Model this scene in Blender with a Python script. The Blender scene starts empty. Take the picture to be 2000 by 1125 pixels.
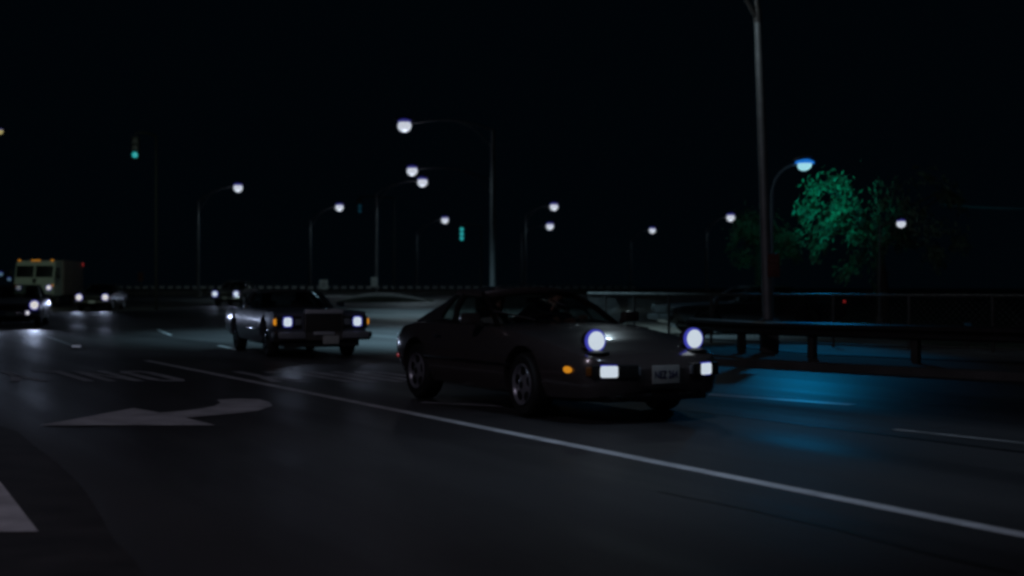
import bpy, bmesh, math, random
from mathutils import Vector, Matrix
random.seed(7)
R = math.radians
C = bpy.context.scene.collection
sc = bpy.context.scene

# ------------------------------------------------------------------ camera
F, YH, CAMH = 2600.0, 562.5, 1.257          # focal length in photo pixels, horizon row, eye height
cam_d = bpy.data.cameras.new('camera')
cam_d.sensor_width = 36; cam_d.lens = F / 2000 * 36
cam_d.clip_start = 0.1; cam_d.clip_end = 3000
cam_d.dof.use_dof = True; cam_d.dof.focus_distance = 14.0; cam_d.dof.aperture_fstop = 1.5
cam = bpy.data.objects.new('camera', cam_d); C.objects.link(cam)
cam.location = (0, 0, CAMH); cam.rotation_euler = (R(90), 0, 0)
sc.camera = cam

def gz(y):
    """height of the road: level near the camera, climbing gently towards the bridge"""
    if y < 36: return 0.0
    if y > 150: return gz(150)
    t = y - 36
    return 0.0078 * (t - 8 * (1 - math.exp(-t / 8)))
def at(u, v, lift=0.0):
    """ground point seen at a photo pixel"""
    D = 20.0
    for _ in range(60):
        D = 0.5 * D + 0.5 * F * (CAMH - gz(D) - lift) / max(v - YH, 3)
    return Vector(((u - 1000) / F * D, D, gz(D) + lift))
def pt(u, v, D):
    return Vector(((u - 1000) / F * D, D, CAMH - (v - YH) / F * D))

# ------------------------------------------------------------------ materials
MATS = {}
def mat(name, col, rough=0.5, metal=0.0, var=0.12, scale=8.0, coat=0.0, bump=0.0, spec=0.5):
    if name in MATS: return MATS[name]
    m = bpy.data.materials.new(name); m.use_nodes = True
    nt = m.node_tree; b = nt.nodes['Principled BSDF']
    tc = nt.nodes.new('ShaderNodeTexCoord')
    n = nt.nodes.new('ShaderNodeTexNoise'); n.inputs['Scale'].default_value = scale; n.inputs['Detail'].default_value = 4
    nt.links.new(tc.outputs['Object'], n.inputs['Vector'])
    r = nt.nodes.new('ShaderNodeValToRGB')
    r.color_ramp.elements[0].position = 0.3; r.color_ramp.elements[1].position = 0.7
    r.color_ramp.elements[0].color = (*[c * (1 - var) for c in col], 1)
    r.color_ramp.elements[1].color = (*[min(1, c * (1 + var)) for c in col], 1)
    nt.links.new(n.outputs['Fac'], r.inputs['Fac']); nt.links.new(r.outputs['Color'], b.inputs['Base Color'])
    b.inputs['Roughness'].default_value = rough; b.inputs['Metallic'].default_value = metal
    b.inputs['Coat Weight'].default_value = coat; b.inputs['Coat Roughness'].default_value = 0.08
    b.inputs['Specular IOR Level'].default_value = spec
    if bump:
        bp = nt.nodes.new('ShaderNodeBump'); bp.inputs['Strength'].default_value = bump; bp.inputs['Distance'].default_value = 0.02
        nt.links.new(n.outputs['Fac'], bp.inputs['Height']); nt.links.new(bp.outputs['Normal'], b.inputs['Normal'])
    MATS[name] = m
    return m
def emit(name, col, s=1.0):
    if name in MATS: return MATS[name]
    m = bpy.data.materials.new(name); m.use_nodes = True
    nt = m.node_tree; b = nt.nodes['Principled BSDF']
    tc = nt.nodes.new('ShaderNodeTexCoord')
    n = nt.nodes.new('ShaderNodeTexNoise'); n.inputs['Scale'].default_value = 30
    nt.links.new(tc.outputs['Object'], n.inputs['Vector'])
    r = nt.nodes.new('ShaderNodeValToRGB')
    r.color_ramp.elements[0].color = (*[c * .94 for c in col], 1); r.color_ramp.elements[1].color = (*col, 1)
    nt.links.new(n.outputs['Fac'], r.inputs['Fac']); nt.links.new(r.outputs['Color'], b.inputs['Emission Color'])
    b.inputs['Emission Strength'].default_value = s
    b.inputs['Base Color'].default_value = (*[c * .2 for c in col], 1); b.inputs['Roughness'].default_value = .3
    MATS[name] = m
    return m
def glass(name, tint, refl=0.06):
    m = bpy.data.materials.new(name); m.use_nodes = True
    nt = m.node_tree; nt.nodes.remove(nt.nodes['Principled BSDF'])
    out = nt.nodes['Material Output']
    t = nt.nodes.new('ShaderNodeBsdfTransparent'); t.inputs[0].default_value = (*tint, 1)
    g = nt.nodes.new('ShaderNodeBsdfGlossy'); g.inputs['Roughness'].default_value = .03
    lw = nt.nodes.new('ShaderNodeLayerWeight'); lw.inputs['Blend'].default_value = .5
    pw = nt.nodes.new('ShaderNodeMath'); pw.operation = 'POWER'; pw.inputs[1].default_value = 4
    f = nt.nodes.new('ShaderNodeMath'); f.operation = 'MULTIPLY_ADD'; f.inputs[1].default_value = .55; f.inputs[2].default_value = .025
    nt.links.new(lw.outputs['Facing'], pw.inputs[0]); nt.links.new(pw.outputs[0], f.inputs[0])
    mx = nt.nodes.new('ShaderNodeMixShader')
    nt.links.new(f.outputs[0], mx.inputs[0]); nt.links.new(t.outputs[0], mx.inputs[1]); nt.links.new(g.outputs[0], mx.inputs[2])
    nt.links.new(mx.outputs[0], out.inputs['Surface'])
    MATS[name] = m
    return m

LANE = R(28.8)                                # lanes run this far off the view axis
LD = Vector((math.sin(LANE), -math.cos(LANE), 0))   # direction of travel, towards the camera
def road_mat(name, lo, hi, r0, r1):
    m = bpy.data.materials.new(name); m.use_nodes = True
    nt = m.node_tree; b = nt.nodes['Principled BSDF']; L = nt.links.new
    tc = nt.nodes.new('ShaderNodeTexCoord')
    mp = nt.nodes.new('ShaderNodeMapping'); mp.inputs['Rotation'].default_value = (0, 0, -LANE)
    # texture space: x across the lane, y along it
    mp2 = nt.nodes.new('ShaderNodeMapping'); mp2.inputs['Scale'].default_value = (1.0, 0.035, 1.0)
    L(tc.outputs['Object'], mp.inputs['Vector']); L(mp.outputs['Vector'], mp2.inputs['Vector'])
    n1 = nt.nodes.new('ShaderNodeTexNoise'); n1.inputs['Scale'].default_value = 0.9; n1.inputs['Detail'].default_value = 5
    L(mp2.outputs['Vector'], n1.inputs['Vector'])
    n2 = nt.nodes.new('ShaderNodeTexNoise'); n2.inputs['Scale'].default_value = 0.35; n2.inputs['Detail'].default_value = 6
    L(tc.outputs['Object'], n2.inputs['Vector'])
    n3 = nt.nodes.new('ShaderNodeTexNoise'); n3.inputs['Scale'].default_value = 70; n3.inputs['Detail'].default_value = 3
    L(tc.outputs['Object'], n3.inputs['Vector'])
    a = nt.nodes.new('ShaderNodeMath'); a.operation = 'MULTIPLY_ADD'; a.inputs[1].default_value = .6
    L(n1.outputs['Fac'], a.inputs[0])
    a2 = nt.nodes.new('ShaderNodeMath'); a2.operation = 'MULTIPLY'; a2.inputs[1].default_value = .4
    L(n2.outputs['Fac'], a2.inputs[0]); L(a2.outputs[0], a.inputs[2])
    r = nt.nodes.new('ShaderNodeValToRGB')
    r.color_ramp.elements[0].position = .36; r.color_ramp.elements[1].position = .64
    r.color_ramp.elements[0].color = (*lo, 1); r.color_ramp.elements[1].color = (*hi, 1)
    L(a.outputs[0], r.inputs['Fac'])
    mx = nt.nodes.new('ShaderNodeMix'); mx.data_type = 'RGBA'; mx.blend_type = 'MULTIPLY'; mx.inputs[0].default_value = .35
    L(r.outputs['Color'], mx.inputs[6]); L(n3.outputs['Fac'], mx.inputs[7])
    L(mx.outputs[2], b.inputs['Base Color'])
    mr = nt.nodes.new('ShaderNodeMapRange'); mr.inputs[1].default_value = .35; mr.inputs[2].default_value = .65
    mr.inputs[3].default_value = r0; mr.inputs[4].default_value = r1
    L(n1.outputs['Fac'], mr.inputs[0]); L(mr.outputs[0], b.inputs['Roughness'])
    bp = nt.nodes.new('ShaderNodeBump'); bp.inputs['Strength'].default_value = .25; bp.inputs['Distance'].default_value = .01
    L(n3.outputs['Fac'], bp.inputs['Height']); L(bp.outputs['Normal'], b.inputs['Normal'])
    b.inputs['Specular IOR Level'].default_value = .24
    MATS[name] = m
    return m

ASPHALT = road_mat('asphalt', (.028, .027, .029), (.070, .067, .069), .42, .66)
PAINT_WHITE = mat('road_paint', (.62, .62, .64), .65, var=.3, scale=3, bump=.1)
PAINT_WORN = mat('worn_road_paint', (.50, .50, .52), .65, var=.4, scale=3, bump=.1)
TAR = mat('tar', (.008, .007, .007), .5)
DIRT = mat('dirt_verge', (.075, .055, .04), .95, var=.5, scale=3, bump=.6)
CONCRETE = mat('concrete', (.42, .42, .41), .85, var=.25, scale=2, bump=.2)
CONC_DK = mat('dark_concrete', (.12, .115, .11), .9, var=.3, scale=2, bump=.2)
GRASS = mat('dark_grass', (.035, .045, .025), .95, var=.5, scale=6, bump=.6)
STEEL = mat('galvanized_steel', (.33, .34, .34), .55, .55, var=.2, scale=3)
STEEL_DK = mat('weathered_steel', (.10, .09, .085), .6, .5, var=.3, scale=3)
POLE_M = mat('painted_pole_steel', (.13, .13, .135), .6, .3, var=.2, scale=3)
ARM_M = mat('painted_arm_steel', (.09, .085, .09), .6, .3, var=.2, scale=3)
RAILM = mat('guard_rail_steel', (.055, .05, .05), .5, .6, var=.3, scale=2)
CHROME = mat('chrome', (.62, .63, .65), .13, 1.0, var=.05)
RUBBER = mat('rubber', (.012, .012, .012), .75)
TRIM = mat('black_trim', (.010, .010, .010), .5)
SEATM = mat('dark_leather', (.018, .014, .012), .6)
ALLOY = mat('alloy', (.58, .58, .62), .35, .35)
PAINT_BRONZE = mat('bronze_paint', (.088, .072, .070), .24, .30, var=.05, scale=40, coat=.7)
PAINT_SILVER = mat('silver_blue_paint', (.20, .21, .25), .30, .55, var=.05, scale=40, coat=.6)
PAINT_GREY = mat('grey_paint', (.20, .19, .20), .3, .5, var=.05, coat=.6)
PAINT_BLACK = mat('black_paint', (.015, .015, .018), .25, .2, var=.05, coat=.8)
PAINT_CREAM = mat('cream_paint', (.42, .46, .38), .45, 0, var=.08, scale=2)
BOX_BROWN = mat('brown_box_panel', (.13, .10, .09), .6, 0, var=.2, scale=2)
VINYL = mat('dark_vinyl_roof', (.02, .02, .022), .6)
SIGN_W = mat('sign_white', (.55, .58, .55), .6, var=.1)
SIGN_BK = mat('sign_black', (.02, .02, .02), .6)
SIGN_RED = mat('sign_red_brown', (.17, .055, .045), .7, var=.3, scale=6)
PLATE_M = mat('plate_white', (.42, .42, .40), .5, var=.1)
PLATE_T = mat('plate_ink', (.03, .025, .09), .5)
SKIN = mat('skin', (.38, .20, .14), .55, var=.08)
HAIR = mat('hair', (.02, .013, .01), .6)
CLOTH_D = mat('dark_cloth', (.03, .03, .035), .85)
CLOTH_L = mat('pale_cloth', (.35, .36, .35), .85)
BARK = mat('bark', (.035, .028, .022), .9, var=.4, scale=12, bump=.6)
LEAF = mat('leaf', (.055, .10, .055), .6, var=.5, scale=3)
SIGNAL_BOX = mat('signal_box', (.007, .008, .007), .8)
LENS_DIM = mat('clear_lens', (.35, .38, .42), .15, .5)
AMBER_OFF = mat('amber_lens', (.22, .075, .008), .3)
RED_OFF = mat('red_lens', (.25, .01, .01), .3)
HEAD_E = emit('headlight_glow', (.58, .66, .74))
HEAD_HALO = emit('headlight_blue_halo', (.045, .050, .40))  # blue halo round the headlights, put in as glowing geometry
WARM_E = emit('warm_headlight_glow', (.66, .64, .62))
AMBER_E = emit('amber_glow', (.58, .215, .012))
AMBER_D = emit('amber_dim_glow', (.36, .14, .012))
RED_E = emit('red_glow', (.20, .012, .012))
LAMP_E = emit('street_lamp_glow', (.56, .60, .68))
LAMP_HALO = emit('street_lamp_halo', (.022, .022, .17))  # blue fringe of the street lamps, put in as emission
BLUE_E = emit('blue_lamp_glow', (.34, .70, .80))
BLUE_HALO = emit('blue_lamp_halo', (.01, .15, .58))  # blue halo of the gooseneck lamp, put in as emission
GREEN_E = emit('green_signal_glow', (.02, .33, .34))
GREEN_D = emit('green_signal_dim_glow', (.002, .018, .030))
YEL_E = emit('yellow_lamp_glow', (.35, .30, .12))
SMALL_E = emit('distant_lamp_glow', (.07, .13, .19))
GLASS_CAR = glass('car_glass', (.78, .81, .79))
GLASS_DK = glass('dark_car_glass', (.66, .68, .69))

# ------------------------------------------------------------------ mesh helpers
class MB:
    def __init__(s): s.bm = bmesh.new()
    def face(s, vs):
        try: return s.bm.faces.new(vs)
        except ValueError: return None
    def box(s, c, d, rz=0, ry=0, rx=0, bev=0):
        m = Matrix.Translation(Vector(c)) @ Matrix.Rotation(rz, 4, 'Z') @ Matrix.Rotation(ry, 4, 'Y') @ Matrix.Rotation(rx, 4, 'X')
        hx, hy, hz = d[0] / 2, d[1] / 2, d[2] / 2
        v = [s.bm.verts.new(m @ Vector((x, y, z))) for x in (-hx, hx) for y in (-hy, hy) for z in (-hz, hz)]
        fs = [s.face([v[i] for i in q]) for q in ((0, 1, 3, 2), (4, 6, 7, 5), (0, 4, 5, 1), (2, 3, 7, 6), (0, 2, 6, 4), (1, 5, 7, 3))]
        if bev:
            es = {e for f in fs for e in f.edges}
            bmesh.ops.bevel(s.bm, geom=list(es), offset=bev, segments=2, profile=.6, affect='EDGES')
        return s
    def poly(s, pts):
        s.face([s.bm.verts.new(Vector(p)) for p in pts]); return s
    def slab(s, pts, th):
        """polygon extruded down by th"""
        top = [s.bm.verts.new(Vector(p)) for p in pts]; bot = [s.bm.verts.new(Vector(p) - Vector((0, 0, th))) for p in pts]
        s.face(top); s.face(bot[::-1]); n = len(pts)
        for i in range(n): s.face([top[i], bot[i], bot[(i + 1) % n], top[(i + 1) % n]])
        return s
    def tube(s, pts, r, n=8, cap=True):
        pts = [Vector(p) for p in pts]; rs = r if isinstance(r, (list, tuple)) else [r] * len(pts)
        rings = []; prev = None
        for i, p in enumerate(pts):
            t = (pts[min(i + 1, len(pts) - 1)] - pts[max(i - 1, 0)]).normalized()
            if prev is None:
                a = t.orthogonal().normalized()
            else:
                a = (prev - t * prev.dot(t)).normalized()
            prev = a; b = t.cross(a)
            rings.append([s.bm.verts.new(p + (a * math.cos(k * 2 * math.pi / n) + b * math.sin(k * 2 * math.pi / n)) * rs[i]) for k in range(n)])
        for a, b in zip(rings, rings[1:]):
            for k in range(n): s.face([a[k], a[(k + 1) % n], b[(k + 1) % n], b[k]])
        if cap: s.face(rings[0][::-1]); s.face(rings[-1])
        return s
    def lathe(s, prof, o, axis='Y', n=24, M=None):
        """prof: (radius, along) pairs, revolved about an axis through o"""
        o = Vector(o); rings = []
        for r, h in prof:
            ring = []
            for k in range(n):
                a = 2 * math.pi * k / n; c, q = math.cos(a) * r, math.sin(a) * r
                p = Vector((c, h, q)) if axis == 'Y' else Vector((h, c, q)) if axis == 'X' else Vector((c, q, h))
                if M: p = M @ p
                ring.append(s.bm.verts.new(o + p))
            rings.append(ring)
        for a, b in zip(rings, rings[1:]):
            for k in range(n): s.face([a[k], a[(k + 1) % n], b[(k + 1) % n], b[k]])
        s.face(rings[0][::-1]); s.face(rings[-1])
        return s
    def ell(s, c, rad, nu=16, nv=10, M=None):
        c = Vector(c); rows = []
        for j in range(nv + 1):
            ph = math.pi * j / nv; row = []
            for i in range(nu):
                a = 2 * math.pi * i / nu
                p = Vector((rad[0] * math.sin(ph) * math.cos(a), rad[1] * math.sin(ph) * math.sin(a), rad[2] * math.cos(ph)))
                row.append(s.bm.verts.new(c + ((M @ p) if M else p)))
            rows.append(row)
        for a, b in zip(rows, rows[1:]):
            for i in range(nu): s.face([a[i], b[i], b[(i + 1) % nu], a[(i + 1) % nu]])
        bmesh.ops.remove_doubles(s.bm, verts=rows[0] + rows[-1], dist=1e-5)
        return s
    def patch(s, p00, p10, p11, p01, bulge=(0, 0, 0), nu=10, nv=6, th=0.0, prof='u'):
        P = [Vector(p) for p in (p00, p10, p11, p01)]; b = Vector(bulge); g = []
        for j in range(nv + 1):
            v = j / nv; row = []
            for i in range(nu + 1):
                u = i / nu
                p = (P[0] * (1 - u) + P[1] * u) * (1 - v) + (P[3] * (1 - u) + P[2] * u) * v
                k = 4 * u * (1 - u)
                if prof == 'uv': k *= 4 * v * (1 - v) * .5 + .5
                if prof == 'v': k = 4 * v * (1 - v)
                row.append(s.bm.verts.new(p + b * k))
            g.append(row)
        fs = []
        for j in range(nv):
            for i in range(nu): fs.append(s.face([g[j][i], g[j][i + 1], g[j + 1][i + 1], g[j + 1][i]]))
        if th:
            bmesh.ops.recalc_face_normals(s.bm, faces=fs)
            bmesh.ops.solidify(s.bm, geom=fs, thickness=th)
        return s
    def build(s, name, m, parent=None, loc=None, smooth=35, recalc=True):
        if recalc: bmesh.ops.recalc_face_normals(s.bm, faces=s.bm.faces[:])
        me = bpy.data.meshes.new(name); s.bm.to_mesh(me); s.bm.free()
        me.materials.append(m)
        if smooth:
            me.polygons.foreach_set('use_smooth', [True] * len(me.polygons))
            me.set_sharp_from_angle(angle=R(smooth))
        o = bpy.data.objects.new(name, me); C.objects.link(o)
        if parent: o.parent = parent
        if loc is not None: o.location = loc
        return o
def tag(o, label=None, cat=None, group=None, kind=None):
    if label: o['label'] = label
    if cat: o['category'] = cat
    if group: o['group'] = group
    if kind: o['kind'] = kind
    return o
def empty(name, loc, rz=0, label=None, cat=None, group=None):
    o = bpy.data.objects.new(name, None); C.objects.link(o)
    o.location = loc; o.rotation_euler = (0, 0, rz); o.empty_display_size = .2
    return tag(o, label, cat, group)
def mod_to_mesh(o):
    dg = bpy.context.evaluated_depsgraph_get(); dg.update()
    me = bpy.data.meshes.new_from_object(o.evaluated_get(dg))
    o.modifiers.clear(); old = o.data; o.data = me
    return o
def cut(o, mb):
    c = mb.build('cutter', TRIM, smooth=0)
    if o.parent:
        c.parent = o.parent
    md = o.modifiers.new('cut', 'BOOLEAN'); md.operation = 'DIFFERENCE'; md.object = c; md.solver = 'EXACT'
    mod_to_mesh(o); bpy.data.objects.remove(c)
    o.data.polygons.foreach_set('use_smooth', [True] * len(o.data.polygons)); o.data.set_sharp_from_angle(angle=R(32))
def text_obj(s, size, m, parent, M, th=.002, sx=1.0):
    cu = bpy.data.curves.new('lettering', 'FONT'); cu.body = s; cu.size = size; cu.align_x = 'CENTER'; cu.align_y = 'CENTER'; cu.extrude = th; cu.offset = .004 * size / .1 * .3
    t = bpy.data.objects.new('tmp', cu); C.objects.link(t)
    dg = bpy.context.evaluated_depsgraph_get(); dg.update()
    me = bpy.data.meshes.new_from_object(t.evaluated_get(dg)); bpy.data.objects.remove(t)
    me.transform(Matrix.Diagonal((sx, 1, 1, 1))); me.transform(M); me.materials.clear(); me.materials.append(m)
    o = bpy.data.objects.new('lettering', me); C.objects.link(o); o.parent = parent
    return o
def lamp(name, kind, loc, power, col, parent=None, size=.1, aim=None, angle=120, blend=.6):
    d = bpy.data.lights.new(name, kind); d.energy = power; d.color = col; d.shadow_soft_size = size
    if kind == 'SPOT': d.spot_size = R(angle); d.spot_blend = blend
    o = bpy.data.objects.new(name, d); C.objects.link(o); o.location = loc
    if aim is not None: o.rotation_euler = Vector(aim).to_track_quat('-Z', 'Y').to_euler()
    if parent: o.parent = parent
    return o
def catmull(keys, n):
    """keys: list of tuples; first element is the parameter"""
    out = []
    for k in range(n):
        t = keys[0][0] + (keys[-1][0] - keys[0][0]) * k / (n - 1)
        i = 0
        while i < len(keys) - 2 and (t - keys[i + 1][0]) * (keys[-1][0] - keys[0][0]) > 0: i += 1
        a, b = keys[i], keys[i + 1]; p = keys[max(i - 1, 0)]; q = keys[min(i + 2, len(keys) - 1)]
        u = (t - a[0]) / (b[0] - a[0]); row = [t]
        for j in range(1, len(a)):
            ma = (b[j] - p[j]) / (b[0] - p[0]) * (b[0] - a[0]) if b[0] != p[0] else 0
            mb = (q[j] - a[j]) / (q[0] - a[0]) * (b[0] - a[0]) if q[0] != a[0] else 0
            u2, u3 = u * u, u * u * u
            row.append((2 * u3 - 3 * u2 + 1) * a[j] + (u3 - 2 * u2 + u) * ma * .7 + (-2 * u3 + 3 * u2) * b[j] + (u3 - u2) * mb * .7)
        out.append(row)
    return out

# ------------------------------------------------------------------ car builders
def body_loft(keys, n=44, crown=.6):
    """keys rows: x, half width, z bottom, z widest, z shoulder, shoulder ratio, z top"""
    mb = MB(); rings = []
    for x, w, zb, zm, zs, sh, zt in catmull(keys, n):
        half = [(0, zb), (w * .80, zb), (w * .93, zb + .04), (w * .985, (zb + zm) / 2), (w, zm), (w * .99, zm + (zs - zm) * .6),
                (w * (.99 + sh) / 2, zs - .012), (w * sh, zs), (w * sh * .75, zs + (zt - zs) * .55), (w * sh * .4, zs + (zt - zs) * .9), (0, zt)]
        # refine the half profile
        f = []
        for i in range(len(half) - 1):
            f.append(half[i]); 
        f.append(half[-1])
        ring = [(x, -y, z) for y, z in f] + [(x, y, z) for y, z in f[-2:0:-1]]
        rings.append([mb.bm.verts.new(p) for p in ring])
    m = len(rings[0])
    for a, b in zip(rings, rings[1:]):
        for k in range(m): mb.face([a[k], a[(k + 1) % m], b[(k + 1) % m], b[k]])
    mb.face(rings[0][::-1]); mb.face(rings[-1])
    return mb
def wheel(root, x, y, r, w, rim_r, style, m_rim, steer=0):
    """tyre with a rim; the outer face is on the side of the sign of y"""
    sgn = 1 if y > 0 else -1
    prof = [(rim_r * .98, -w / 2 + .07), (rim_r * .98, -w / 2 + .015), (r * .90, -w / 2), (r * .975, -w / 2 + .02), (r, -w / 2 + .045), (r, w / 2 - .045), (r * .975, w / 2 - .02), (r * .90, w / 2), (rim_r * .98, w / 2 - .015), (rim_r * .98, w / 2 - .07)]
    mb = MB(); mb.lathe(prof, (0, 0, 0), 'Y', 36)
    t = mb.build('wheel', RUBBER, root, (x, y, r)); t.rotation_euler = (0, 0, steer)
    o = sgn * (w / 2)
    d = MB()
    if style == 'dial':
        d.lathe([(rim_r, o - sgn * .06), (rim_r, o - sgn * .012), (rim_r * .97, o + sgn * .006), (rim_r * .90, o - sgn * .004), (rim_r * .84, o - sgn * .03), (rim_r * .5, o - sgn * .022), (rim_r * .30, o - sgn * .004), (.02, o)], (0, 0, 0), 'Y', 36)
    else:
        d.lathe([(rim_r, o - sgn * .06), (rim_r, o - sgn * .010), (rim_r * .95, o + sgn * .004), (rim_r * .80, o - sgn * .03), (rim_r * .6, o - sgn * .005), (rim_r * .3, o + sgn * .01), (.02, o + sgn * .015)], (0, 0, 0), 'Y', 28)
    rim = d.build('rim', m_rim, t)
    if style == 'dial':
        for k in range(5):
            a = 2 * math.pi * k / 5 + .3
            MB().lathe([(rim_r * .25, o - sgn * .03), (rim_r * .25, o - sgn * .0185), (rim_r * .22, o - sgn * .0175)], (math.cos(a) * rim_r * .66, 0, math.sin(a) * rim_r * .66), 'Y', 14).build('wheel_hole', TRIM, t)
        MB().lathe([(rim_r * .2, o - sgn * .002), (rim_r * .17, o + sgn * .004)], (0, 0, 0), 'Y', 14).build('hub_cap', TRIM, t)
    return t
def car_shell(root, P):
    """lower body, windows, roof, pillars, wheels, seats shared by all the cars"""
    pm = P['paint']
    b = body_loft(P['keys'], P.get('n', 44)).build('body', pm, root)
    c = MB()
    for x in P['axles']:
        for s_ in (-1, 1):
            c.lathe([(P['arch'], .0), (P['arch'], .6)], (x, s_ * (P['hw'] - .27) if s_ > 0 else -(P['hw'] - .27) - .6, P['wr'] + .01), 'Y', 30)
    cut(b, c)
    k = P['cabin']     # x0 rear, x1 front, y half, z floor
    cut(b, MB().box(((k[0] + k[1]) / 2, 0, (k[3] + 2) / 2), (k[1] - k[0], 2 * k[2], 2 - k[3])))
    ws = P['steer']
    for i, x in enumerate(P['axles']):
        for s_ in (-1, 1):
            wheel(root, x, s_ * P['track'], P['wr'], P['ww'], P['rim'], P['rimstyle'], P['rimmat'], ws if i == 0 else 0)
    un = MB(); un.box(((P['axles'][0] + P['axles'][1]) / 2, 0, .24), (P['axles'][0] - P['axles'][1] + .6, (P['track'] - P['ww']) * 2 - .06, .14)); un.build('underbody', TRIM, root)
    A0, A1, C1, B0, D0 = [Vector(p) for p in P['house']]   # left side (y > 0): screen base, screen top, roof rear, side glass rear base, rear screen base
    mir = lambda p: Vector((p.x, -p.y, p.z))
    bl = P.get('bulge', .14)
    g = P['glass']; rr_ = P.get('rail', .022)
    MB().patch(mir(A0), A0, A1, mir(A1), (bl, 0, bl * .12), 12, 5, .006).build('windshield', g, root)
    MB().patch(mir(A1), A1, C1, mir(C1), (0, 0, P['roofbulge']), 14, 8, .03, 'u').build('roof', P.get('roofmat', pm), root)
    MB().patch(mir(C1), C1, D0, mir(D0), (P.get('rearbulge', -.12), 0, P.get('rearup', .05)), 12, 6, .006).build('rear_window', g, root)
    for m_ in (lambda p: p, mir):
        up = Vector((0, 0, .0))
        MB().patch(m_(A0), m_(B0), m_(C1), m_(A1), (0, m_(Vector((0, .035, 0))).y, 0), 10, 6, .006, 'v').build('side_window', g, root)
        MB().patch(m_(B0), m_(D0), m_(C1 * .5 + D0 * .5), m_(C1), (0, m_(Vector((0, .02, 0))).y, 0), 6, 6, .03, 'v').build('rear_pillar', P.get('roofmat', pm), root)
        MB().tube([m_(A0) + Vector((.03, 0, -.03)), m_(A0 * .5 + A1 * .5) + Vector((.025, 0, .015)), m_(A1)], P.get('ap', .030), 8).build('front_pillar', P.get('pillarmat', pm), root)
        mid0 = A0 + (B0 - A0) * P['bp'] ; mid1 = A1 + (C1 - A1) * P['bp']
        ctr = (mid0 + mid1) / 2 + Vector((0, .035, 0))
        MB().tube([m_(mid0), m_(ctr), m_(mid1)], P.get('bpr', .035), 8).build('centre_pillar', TRIM, root)
        MB().tube([m_(A1), m_((A1 + C1) / 2 + Vector((0, .0, .012))), m_(C1)], rr_, 8).build('roof_rail', P.get('roofmat', pm), root)
        MB().tube([m_(A0) + Vector((0, 0, -.012)), m_((A0 + B0) / 2) + Vector((0, 0, -.006)), m_(B0), m_(D0)], .018, 8).build('belt_moulding', P.get('beltmat', TRIM), root)
    MB().patch(mir(A0) + Vector((.10, 0, -.03)), A0 + Vector((.10, 0, -.03)), A0 + Vector((-.35, 0, -.03)), mir(A0) + Vector((-.35, 0, -.03)), (.12, 0, 0), 10, 3, .03).build('dashboard', TRIM, root)
    for y in P['seats_y']:
        sx, sz = P['seat']
        se = MB(); se.box((sx + .05, y, sz - .10), (.52, .48, .14), bev=.04); se.build('seat', SEATM, root)
        sb = MB(); sb.box((sx - .26, y, sz + .22), (.14, .46, .62), ry=R(-14), bev=.05); sb.build('backrest', SEATM, root)
        hd = MB(); hd.box((sx - .36, y, sz + .60), (.10, .27, .18), ry=R(-10), bev=.04); hd.build('headrest', SEATM, root)
    sw = MB(); sx, sz = P['seat']
    cx = Vector((sx + .36, P['seats_y'][0], sz + .42)); ring = []
    for k in range(25):
        a = 2 * math.pi * k / 24; ring.append(cx + Vector((math.sin(a) * .19 * -.38, math.cos(a) * .19, math.sin(a) * .19 * .92)))
    sw.tube(ring, .013, 6); sw.tube([cx, cx + Vector((.3, 0, -.14))], .02, 6); sw.tube([ring[0], ring[12]], .012, 6)
    sw.build('steering_wheel', TRIM, root)
    return b
def quad_lens(root, name, m, c, size, nrm=(1, 0, 0), bev=.015, depth=.03, rim=None, rimw=.012):
    """a box lens facing along nrm (car space), optional blue halo surround"""
    c = Vector(c); rz = math.atan2(nrm[1], nrm[0])
    o = MB().box(c, (depth, size[0], size[1]), rz, bev=bev).build(name, m, root)
    if rim:
        MB().box(c - Vector((math.cos(rz), math.sin(rz), 0)) * .012, (depth * .8, size[0] + 2 * rimw, size[1] + 2 * rimw), rz, bev=bev).build('halo_surround', rim, o)  # glowing surround added to imitate a blue halo
    return o
def round_lens(root, name, m, c, r, rim=None, rimr=1.14, stretch=1.0, bowl=None):
    Mx = Matrix.Diagonal((1, stretch, 1))
    o = MB().lathe([(r, 0), (r, .015), (r * .8, .03), (r * .4, .04), (.004, .043)], c, 'X', 24, Mx).build(name, m, root)
    if rim:
        MB().lathe([(r * rimr, -.02), (r * rimr, .004), (r * 1.005, .010), (r * 1.0, -.02)], c, 'X', 24, Mx).build('halo_ring', rim, o)  # glowing ring added to imitate the blue fringe of the light
    return o
def head_spot(root, c, power, col=(.58, .70, 1.0), angle=42):
    lamp('headlight_beam', 'SPOT', Vector(c) + Vector((.10, 0, 0)), power, col, root, .06, (1, 0, -.012), angle, .8)

def car_root(name, p, th, label, cat, group=None):
    return empty(name, p, -(math.pi / 2 - th), label, cat, group)

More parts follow.
